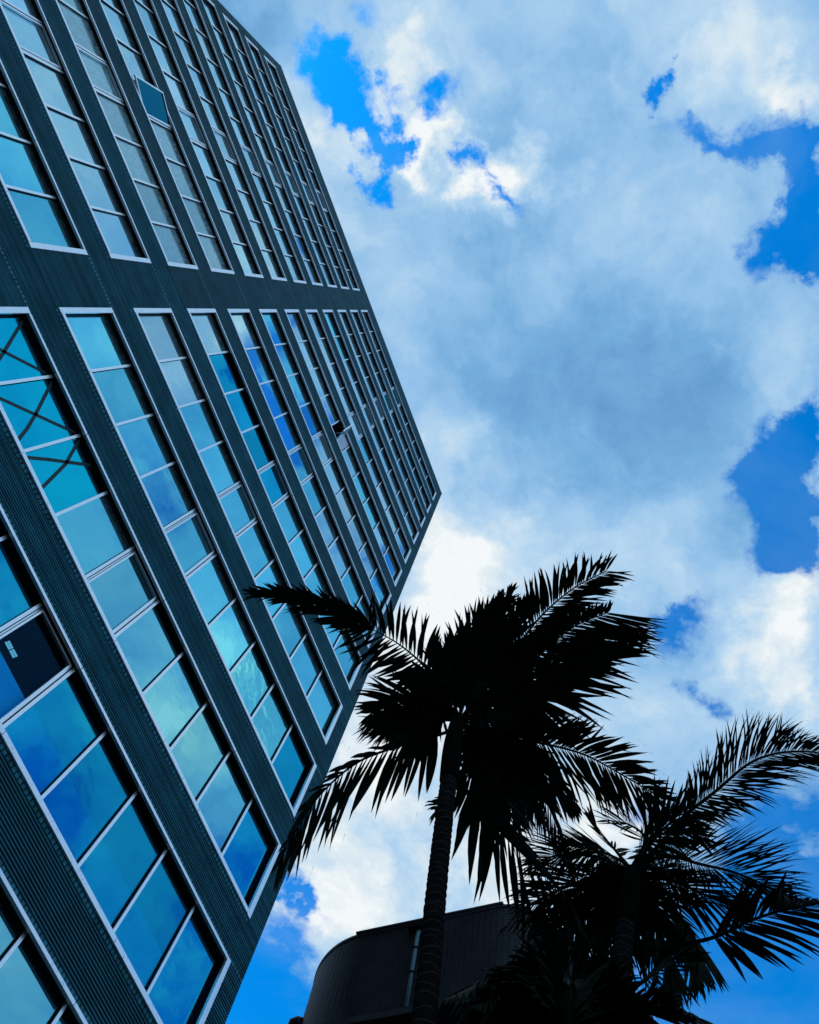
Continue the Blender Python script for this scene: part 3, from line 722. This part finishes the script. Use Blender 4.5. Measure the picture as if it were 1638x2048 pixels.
def make_palm(name, label, trunk_px, r_h, crown_px, zc, rad, fronds, seed, shaft=(.0, .0), dens=1.4, LS=1.0, WS=1.1):
    rg = random.Random(seed)
    base = None; axis = []
    for q in trunk_px:
        u, v = bearing(*q); h_ = r_h / math.hypot(u, v); axis.append(EYE + Vector((u * h_, v * h_, h_)))
    lean = (axis[-1] - axis[0]); foot = axis[0] - lean * (axis[0].z / lean.z)
    P_ = empty(name, foot); tag(P_, label, 'palm tree', 'palm trees in front of the tower')
    axis = [foot] + axis
    pts, Ln = spline(axis, int(axis[-1].z / .05))
    top = len(pts) - 1; sh0 = int(top * (1 - shaft[0] / Ln)) if shaft[0] else top
    b = MB(); b.tube([p - foot for p in pts[:sh0 + 1]], [rad * (1.25 - .3 * min(1, i / 40) - .14 * i / top) * (1 + rg.uniform(-.01, .01)) for i in range(sh0 + 1)], 20)
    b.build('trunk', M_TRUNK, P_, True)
    k = 2.0
    while k < sh0 - 1:
        i = int(k); p = pts[i] - foot; d = (pts[min(i + 1, top)] - pts[max(i - 1, 0)]).normalized()
        rr = rad * (1.25 - .3 * min(1, i / 40) - .14 * i / top); tq = Vector((rg.uniform(-.05, .05), rg.uniform(-.05, .05), 1)).normalized()
        b = MB(); a = d.orthogonal().normalized(); c = d.cross(a); n_ = 20; V = []; Fc = []
        for j in range(n_):
            th = 2 * math.pi * j / n_; e = a * math.cos(th) + c * math.sin(th); wob = d * .012 * math.sin(th * 2 + k) + d * .01 * math.sin(th + k * 1.7)
            for dr, dz_ in ((-.004, -.010), (.007, -.003), (.007, .004), (-.004, .012)): V.append(p + e * (rr + dr) + wob + d * dz_)
        for j in range(n_):
            j2 = (j + 1) % n_
            for m_ in range(3): Fc.append((4 * j + m_, 4 * j2 + m_, 4 * j2 + m_ + 1, 4 * j + m_ + 1))
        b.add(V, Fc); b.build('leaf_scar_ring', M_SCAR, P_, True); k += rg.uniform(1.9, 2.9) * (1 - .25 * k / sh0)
    if shaft[0]:
        seg = pts[sh0 - 1:]; m_ = len(seg)
        b = MB(); b.tube([p - foot for p in seg], [rad * (.98 + .22 * math.sin(math.pi * min(1, i / m_ * 1.1)) - .25 * i / m_) for i in range(m_)], 18); b.build('crownshaft', M_STALK, P_, True)
    LV = []
    for fi, fr in enumerate(fronds):
        c = []
        for (x, y, dz) in fr['c']: c.append(at_height(x, y, zc + dz))
        n = int(fr.get('n', 34) * dens); pts_, Lf = spline(c, 60)
        b = MB(); r0 = fr.get('r', .026); b.tube([p - foot for p in pts_], [r0 * (1 - .8 * i / 60) + .003 for i in range(61)], 7)
        fo = b.build('frond', M_STALK, P_, True); t0, t1 = fr.get('t', (.18, 1.0))
        La, Lb = fr['L'][0] * LS, fr['L'][1] * LS; a0, a1 = fr.get('a', (68, 25)); dr = fr.get('d', .5); W = fr.get('w', .055); vee = fr.get('v', .25)
        roll = math.radians(fr.get('roll', 0))
        for sgn, Lm in ((1, La), (-1, Lb)):
            if Lm <= 0: continue
            i = 0
            while i < n:
                u = (i + rg.uniform(-.25, .25)) / (n - 1); u = min(max(u, 0), 1); s = t0 + (t1 - t0) * u
                if rg.random() < fr.get('gap', .03): i += 1; continue
                fi_ = s * 60; k0 = min(int(fi_), 59); p = pts_[k0].lerp(pts_[k0 + 1], fi_ - k0); T_ = (pts_[min(k0 + 2, 60)] - pts_[max(k0 - 1, 0)]).normalized()
                S_ = T_.cross(Vector((0, 0, 1)))
                if S_.length < .15: S_ = T_.cross(Vector((0, 1, .3)))
                S_.normalize(); Up = S_.cross(T_).normalized()
                S_ = Matrix.Rotation(roll, 3, T_) @ S_; Up = Matrix.Rotation(roll, 3, T_) @ Up
                ang = math.radians(a0 + (a1 - a0) * u ** .8 + rg.uniform(-5, 5))
                prof = fr.get('p', (.55, 1.0, .30)); L = Lm * (prof[0] + (prof[1] - prof[0]) * min(1, u / .35) if u < .35 else prof[1] + (prof[2] - prof[1]) * ((u - .35) / .65) ** 1.6) * rg.uniform(.88, 1.08)
                d = T_ * math.cos(ang) + (S_ * sgn * math.cos(vee) + Up * math.sin(vee)) * math.sin(ang)
                mb = MB(); leaflet(mb, p - foot, d, Up, L, W * WS * rg.uniform(.75, 1.25) * (1 - .45 * u), dr * rg.uniform(.7, 1.4), rg, 1 if rg.random() < .12 else 0)
                tip = Vector(mb.v[18]) + foot; mid = Vector(mb.v[10]) + foot
                x0, y0, _ = shown(p); x1, y1, _ = shown(tip); x2, y2, dpt = shown(mid)
                sc_ = math.hypot(x1 - x0, y1 - y0) * W / dpt * 1000 if (in_view(mid) or in_view(tip)) else 0
                LV.append((sc_, mb, fo)); i += 1
    LV.sort(key=lambda q_: -q_[0]); rest = MB()
    for i, (s_, mb, fo) in enumerate(LV):
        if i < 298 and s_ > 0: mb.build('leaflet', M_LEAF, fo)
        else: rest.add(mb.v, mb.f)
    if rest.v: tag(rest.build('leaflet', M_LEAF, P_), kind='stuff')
    return P_
#@@FRONDS
FA = [
 # arching left, end folded together
 dict(c=[(912, 1430, -.1), (860, 1345, .5), (800, 1290, .9), (740, 1256, 1.0)], L=(.75, .62), n=24, a=(62, 62), d=.35, w=.085, t=(.25, 1), p=(.7, 1, .85), v=.1),
 dict(c=[(745, 1258, 1.0), (700, 1238, 1.0), (640, 1212, .8), (575, 1192, .5), (512, 1187, .2)], L=(.50, .60), n=56, a=(30, 10), d=.35, w=.06, t=(0, .96), r=.014, p=(.9, 1, .5), v=-.2),
 # left, short and dense
 dict(c=[(912, 1440, -.1), (860, 1412, .1), (800, 1408, .1), (745, 1425, -.1)], L=(.8, .75), n=34, a=(55, 22), d=.6, w=.07, t=(.15, 1), v=-.1),
 dict(c=[(912, 1440, -.1), (870, 1440, .2), (810, 1440, .3), (760, 1455, .1)], L=(.7, .7), n=26, a=(50, 15), d=.5, w=.06, t=(.2, 1)),
 # left, hanging low
 dict(c=[(908, 1460, -.4), (850, 1478, -.2), (780, 1498, -.3), (710, 1528, -.5), (640, 1590, -.9), (590, 1665, -1.3), (562, 1718, -1.6)], L=(.95, .42), n=34, a=(58, 18), d=1.3, w=.078, t=(.1, 1), p=(.7, 1.0, .45), v=-.45, roll=0),
 # towards the zenith
 dict(c=[(920, 1430, 0), (950, 1340, .8), (985, 1250, 1.4), (1020, 1185, 1.6)], L=(.55, .6), n=44, a=(50, 16), d=.25, w=.06, t=(.1, 1), v=-.7),
 dict(c=[(920, 1430, 0), (935, 1350, .9), (965, 1265, 1.5), (998, 1195, 1.8)], L=(.50, .5), n=44, a=(42, 12), d=.2, w=.06, t=(.1, 1), v=-.6),
 # up and right
 dict(c=[(930, 1430, 0), (1010, 1330, .8), (1075, 1240, 1.2), (1145, 1178, 1.2), (1212, 1142, .95)], L=(.60, .66), n=50, a=(60, 34), d=.15, w=.07, t=(.28, 1), p=(.85, 1.0, .55), v=.05),
 # right, broad fan
 dict(c=[(930, 1440, 0), (1010, 1380, .6), (1090, 1300, .9), (1150, 1252, .8), (1215, 1225, .6)], L=(.40, 1.32), n=72, a=(78, 34), d=.10, w=.085, t=(.22, 1), p=(.85, 1.0, .50), v=0),
 # right, lower
 dict(c=[(930, 1450, -.2), (1010, 1475, .2), (1090, 1488, .4), (1170, 1510, .2), (1245, 1550, .0), (1325, 1598, -.4)], L=(.74, .80), n=62, a=(64, 34), d=.55, w=.066, t=(.2, 1), p=(.8, 1.0, .42), v=-.05),
 # hanging bundles under the crown
 dict(c=[(930, 1450, -.2), (985, 1520, .1), (1020, 1600, -.4), (1030, 1680, -1.2)], L=(.8, .7), n=40, a=(55, 15), d=1.2, w=.07, t=(.15, 1), v=-.4),
 dict(c=[(930, 1450, -.2), (1030, 1530, .2), (1090, 1600, -.3), (1125, 1680, -1.1), (1150, 1745, -1.7)], L=(.7, .7), n=44, a=(50, 12), d=1.3, w=.06, t=(.15, 1), v=-.5),
 dict(c=[(930, 1450, -.2), (1010, 1500, .3), (1065, 1570, .0), (1090, 1640, -.8)], L=(.8, .7), n=40, a=(60, 15), d=1.2, w=.07, t=(.1, 1), v=-.3),
 # long low frond to the lower right
 dict(c=[(915, 1560, -2.2), (955, 1610, -2.1), (1010, 1670, -2.3), (1070, 1730, -2.7), (1130, 1790, -3.2), (1165, 1850, -3.7)], L=(.55, .85), n=34, a=(62, 20), d=1.3, w=.085, t=(.12, 1), p=(.7, 1.0, .5), v=-.3, r=.035, gap=.15),
 dict(c=[(915, 1520, -1.6), (950, 1560, -1.5), (1000, 1600, -1.7), (1060, 1640, -2.2)], L=(.8, .7), n=26, a=(60, 20), d=1.3, w=.07, t=(.1, 1), v=-.3),
 # small tuft left of the trunk, and fill in the heart
 dict(c=[(905, 1585, -2.6), (892, 1600, -2.6), (875, 1615, -2.7), (868, 1632, -2.9)], L=(.22, .2), n=14, a=(60, 20), d=.8, w=.035, t=(.1, 1)),
 dict(c=[(920, 1440, -.1), (960, 1390, .8), (1010, 1330, 1.6), (1060, 1300, 2.0)], L=(.7, .7), n=36, a=(60, 20), d=.4, w=.08, t=(.1, 1)),
 dict(c=[(920, 1440, -.1), (990, 1410, .6), (1070, 1390, 1.0), (1130, 1385, 1.0)], L=(.6, .85), n=36, a=(60, 20), d=.4, w=.08, t=(.1, 1), v=-.1),
 dict(c=[(920, 1440, -.1), (900, 1380, .6), (900, 1320, 1.1), (930, 1260, 1.5)], L=(.45, .55), n=36, a=(50, 15), d=.4, w=.07, t=(.1, 1), v=-.3),
 dict(c=[(920, 1440, -.1), (965, 1450, .5), (1020, 1450, .9), (1070, 1460, .9)], L=(.75, .75), n=34, a=(60, 20), d=.7, w=.08, t=(.1, 1)),
 dict(c=[(920, 1440, -.1), (925, 1370, .5), (950, 1290, .9), (990, 1215, 1.2)], L=(.7, .7), n=40, a=(45, 14), d=.3, w=.08, t=(.1, 1), v=-.2),
 dict(c=[(920, 1440, -.1), (960, 1380, .5), (1010, 1290, .9), (1045, 1215, 1.1)], L=(.65, .65), n=40, a=(55, 14), d=.3, w=.08, t=(.1, 1), v=-.2),
 dict(c=[(920, 1440, -.1), (880, 1390, .5), (885, 1330, .9), (915, 1285, 1.2)], L=(.5, .6), n=36, a=(55, 20), d=.4, w=.08, t=(.1, 1), v=-.2),
 dict(c=[(930, 1440, -.1), (1010, 1395, .5), (1090, 1340, .7), (1170, 1300, .6), (1220, 1290, .4)], L=(.55, .9), n=44, a=(60, 16), d=.3, w=.09, t=(.15, 1), v=-.1),
 dict(c=[(930, 1450, -.1), (980, 1470, .3), (1050, 1520, .3), (1110, 1560, -.1), (1150, 1610, -.6)], L=(.7, .8), n=40, a=(60, 16), d=.9, w=.08, t=(.1, 1), v=-.3),
 dict(c=[(930, 1450, -.1), (960, 1510, .1), (975, 1580, -.3), (985, 1660, -.9)], L=(.6, .7), n=36, a=(50, 12), d=1.1, w=.075, t=(.1, 1), v=-.4),
 dict(c=[(910, 1440, -.1), (885, 1425, .1), (850, 1445, .1), (815, 1500, -.3)], L=(.6, .7), n=30, a=(55, 16), d=.9, w=.07, t=(.1, 1), v=-.2),
]
make_palm('palm_tree', 'tallest palm with a ringed dark trunk, its crown overlapping the corner of the tower', [(847, 2048), (866, 1850), (878, 1730), (888, 1640), (905, 1500), (915, 1435)], 5.9,
          (915, 1430), 10.9, .125, FA, 3, shaft=(1.5, 0), dens=1.12, LS=1.36, WS=1.12)
FB = [
 dict(c=[(1268, 1735, 0), (1320, 1690, .3), (1366, 1635, .6), (1432, 1582, .8), (1494, 1530, .9), (1548, 1508, .8), (1612, 1503, .5), (1668, 1512, .2)], L=(.58, .62), n=100, a=(56, 30), d=.35, w=.030, t=(.30, 1), p=(.6, 1.0, .55), v=.1),
 dict(c=[(1268, 1740, 0), (1330, 1712, .4), (1400, 1728, .6), (1470, 1745, .5), (1540, 1775, .2), (1585, 1800, -.1)], L=(.72, .55), n=70, a=(66, 14), d=.15, w=.028, t=(.22, 1), p=(.6, 1.0, .35), v=.25),
 dict(c=[(1268, 1745, 0), (1340, 1760, .3), (1410, 1790, .2), (1480, 1820, -.1)], L=(.50, .62), n=48, a=(55, 14), d=.5, w=.036, t=(.15, 1), v=-.1),
 dict(c=[(1300, 1900, -1.6), (1409, 1880, -1.2), (1461, 1861, -1.1), (1494, 1844, -1.1), (1560, 1822, -1.2), (1650, 1805, -1.6)], L=(.55, .60), n=44, a=(56, 22), d=.6, w=.055, t=(.38, 1), p=(.8, 1, .6), v=0, gap=.15, r=.022),
 dict(c=[(1268, 1760, -.2), (1340, 1810, .1), (1390, 1880, -.5), (1395, 1950, -1.3)], L=(.55, .5), n=26, a=(40, 8), d=1.4, w=.06, t=(.45, 1), v=-.6),
 dict(c=[(1268, 1760, -.2), (1300, 1830, .0), (1330, 1900, -.5), (1345, 1990, -1.2)], L=(.6, .55), n=30, a=(45, 10), d=1.3, w=.06, t=(.2, 1), v=-.5),
 dict(c=[(1268, 1740, 0), (1300, 1690, .8), (1325, 1650, 1.2), (1350, 1625, 1.4)], L=(.5, .5), n=16, a=(50, 15), d=.15, w=.06, t=(.3, 1)),
 dict(c=[(1262, 1740, 0), (1230, 1700, .7), (1200, 1665, 1.1), (1185, 1640, 1.2)], L=(.4, .5), n=12, a=(40, 5), d=.2, w=.05, t=(.4, 1), gap=.2),
 dict(c=[(1262, 1740, 0), (1290, 1680, .6), (1260, 1650, 1.0), (1215, 1640, 1.1)], L=(.45, .5), n=20, a=(60, 20), d=.2, w=.035, t=(.2, 1), gap=.2),
 dict(c=[(1262, 1745, 0), (1200, 1750, .5), (1130, 1775, .5), (1060, 1810, .2), (1010, 1850, -.3)], L=(.55, .62), n=54, a=(62, 20), d=.5, w=.040, t=(.15, 1), v=0),
 dict(c=[(1262, 1745, 0), (1195, 1715, .6), (1120, 1710, .9), (1060, 1730, .8)], L=(.55, .55), n=46, a=(60, 20), d=.5, w=.036, t=(.15, 1), v=.1),
 dict(c=[(1262, 1755, -.1), (1200, 1810, .2), (1140, 1870, -.1), (1090, 1940, -.8)], L=(.62, .62), n=46, a=(60, 20), d=.9, w=.045, t=(.12, 1), v=-.2),
 dict(c=[(1262, 1760, -.1), (1240, 1830, .0), (1200, 1900, -.4), (1170, 1970, -1.2)], L=(.6, .6), n=44, a=(60, 18), d=1.0, w=.05, t=(.12, 1), v=-.3),
 dict(c=[(1235, 2000, -2.2), (1290, 1960, -1.6), (1340, 1922, -1.4), (1375, 1905, -1.4)], L=(.55, .5), n=36, a=(65, 30), d=.4, w=.04, t=(.1, 1), v=.2),
 dict(c=[(1262, 1745, 0), (1280, 1780, .6), (1330, 1800, 1.0), (1400, 1800, 1.0)], L=(.5, .5), n=34, a=(60, 20), d=.6, w=.05, t=(.1, 1)),
 dict(c=[(1262, 1745, 0), (1235, 1770, .6), (1215, 1820, .8), (1180, 1860, .6)], L=(.5, .5), n=34, a=(60, 20), d=.6, w=.05, t=(.1, 1)),
 dict(c=[(1266, 1745, 0), (1290, 1700, .5), (1320, 1670, .8), (1370, 1660, .9), (1410, 1680, .8)], L=(.5, .5), n=34, a=(60, 20), d=.4, w=.045, t=(.15, 1), v=-.1),
 dict(c=[(1266, 1745, 0), (1240, 1720, .5), (1190, 1700, .8), (1130, 1690, .9)], L=(.5, .5), n=36, a=(60, 20), d=.4, w=.04, t=(.15, 1), v=-.1),
 dict(c=[(1262, 1745, 0), (1190, 1775, .3), (1110, 1830, .1), (1040, 1900, -.5), (1005, 1960, -1.1)], L=(.62, .62), n=50, a=(62, 20), d=.9, w=.05, t=(.15, 1), v=-.2),
 dict(c=[(1262, 1745, 0), (1210, 1790, .4), (1150, 1850, .3), (1100, 1900, -.1)], L=(.62, .62), n=44, a=(62, 20), d=.8, w=.05, t=(.1, 1), v=-.1),
 dict(c=[(1266, 1750, 0), (1300, 1790, .4), (1330, 1850, .2), (1345, 1910, -.3)], L=(.5, .5), n=36, a=(60, 20), d=.8, w=.05, t=(.1, 1), v=-.2),
 dict(c=[(1262, 1750, 0), (1260, 1800, .4), (1250, 1870, .2), (1235, 1940, -.5)], L=(.6, .6), n=40, a=(60, 20), d=.8, w=.055, t=(.1, 1), v=-.2),
 dict(c=[(1262, 1750, 0), (1290, 1730, .6), (1330, 1740, 1.0), (1370, 1760, 1.1)], L=(.5, .5), n=34, a=(60, 20), d=.6, w=.05, t=(.1, 1)),
 dict(c=[(1262, 1735, 0), (1240, 1755, .7), (1225, 1800, 1.0), (1215, 1850, .9)], L=(.5, .5), n=34, a=(60, 20), d=.7, w=.06, t=(.0, 1)),
 dict(c=[(1262, 1735, 0), (1262, 1765, .7), (1272, 1810, .9), (1290, 1850, .7)], L=(.5, .5), n=34, a=(60, 20), d=.7, w=.06, t=(.0, 1)),
 dict(c=[(1262, 1745, 0), (1290, 1700, .5), (1330, 1655, .7), (1380, 1625, .8)], L=(.6, .6), n=22, a=(70, 35), d=.2, w=.07, t=(.1, 1), v=.1),
]
make_palm('palm_tree', 'shorter palm at the lower right, its spiky fronds reaching the right edge', [(1236, 2100), (1243, 1950), (1252, 1850), (1266, 1740)], 6.5,
          (1266, 1740), 7.7, .11, FB, 11, shaft=(.7, 0), dens=1.3, LS=1.42, WS=.95)
FC = [
 dict(c=[(1130, 2060, 0), (1110, 1990, .4), (1040, 1960, .6), (960, 1968, .4), (895, 1995, .0)], L=(.55, .62), n=52, a=(60, 25), d=1.1, w=.045, t=(.2, 1), v=-.2),
 dict(c=[(1130, 2060, 0), (1150, 1985, .5), (1120, 1930, .8), (1070, 1915, .8)], L=(.5, .5), n=40, a=(60, 25), d=.9, w=.045, t=(.2, 1)),
 dict(c=[(1130, 2060, 0), (1170, 2010, .4), (1230, 1985, .5), (1290, 2000, .3)], L=(.5, .5), n=44, a=(60, 25), d=.9, w=.045, t=(.15, 1)),
 dict(c=[(1130, 2060, 0), (1220, 2030, .4), (1310, 2015, .4), (1380, 2030, .1), (1430, 2060, -.3)], L=(.45, .5), n=44, a=(55, 20), d=.7, w=.045, t=(.2, 1)),
 dict(c=[(1130, 2060, 0), (1060, 2030, .3), (990, 2025, .3), (930, 2040, .1)], L=(.5, .5), n=44, a=(60, 25), d=1.0, w=.045, t=(.1, 1)),
 dict(c=[(1130, 2060, 0), (1130, 2000, .7), (1160, 1950, 1.0), (1200, 1930, 1.1)], L=(.5, .5), n=40, a=(60, 25), d=.8, w=.05, t=(.1, 1)),
 dict(c=[(1130, 2060, 0), (1100, 2070, .3), (1040, 2080, .4), (980, 2100, .2)], L=(.5, .5), n=40, a=(60, 25), d=.8, w=.05, t=(.1, 1)),
 dict(c=[(1130, 2060, 0), (1080, 2000, .3), (1010, 1990, .3), (950, 2010, .0)], L=(.55, .55), n=46, a=(60, 25), d=1.1, w=.05, t=(.1, 1), v=-.2),
 dict(c=[(1130, 2060, 0), (1120, 1980, .4), (1090, 1930, .6), (1040, 1930, .6)], L=(.5, .5), n=40, a=(60, 25), d=.9, w=.05, t=(.1, 1)),
 dict(c=[(1130, 2060, 0), (1180, 2040, .4), (1240, 2040, .5), (1300, 2060, .4)], L=(.5, .5), n=44, a=(60, 25), d=.9, w=.05, t=(.1, 1)),
]
make_palm('palm_tree', 'lowest palm at the bottom edge, drooping fronds in front of the brick wall', [(1120, 2300), (1130, 2060)], 6.0,
          (1130, 2060), 5.1, .11, FC, 23, shaft=(.6, 0))
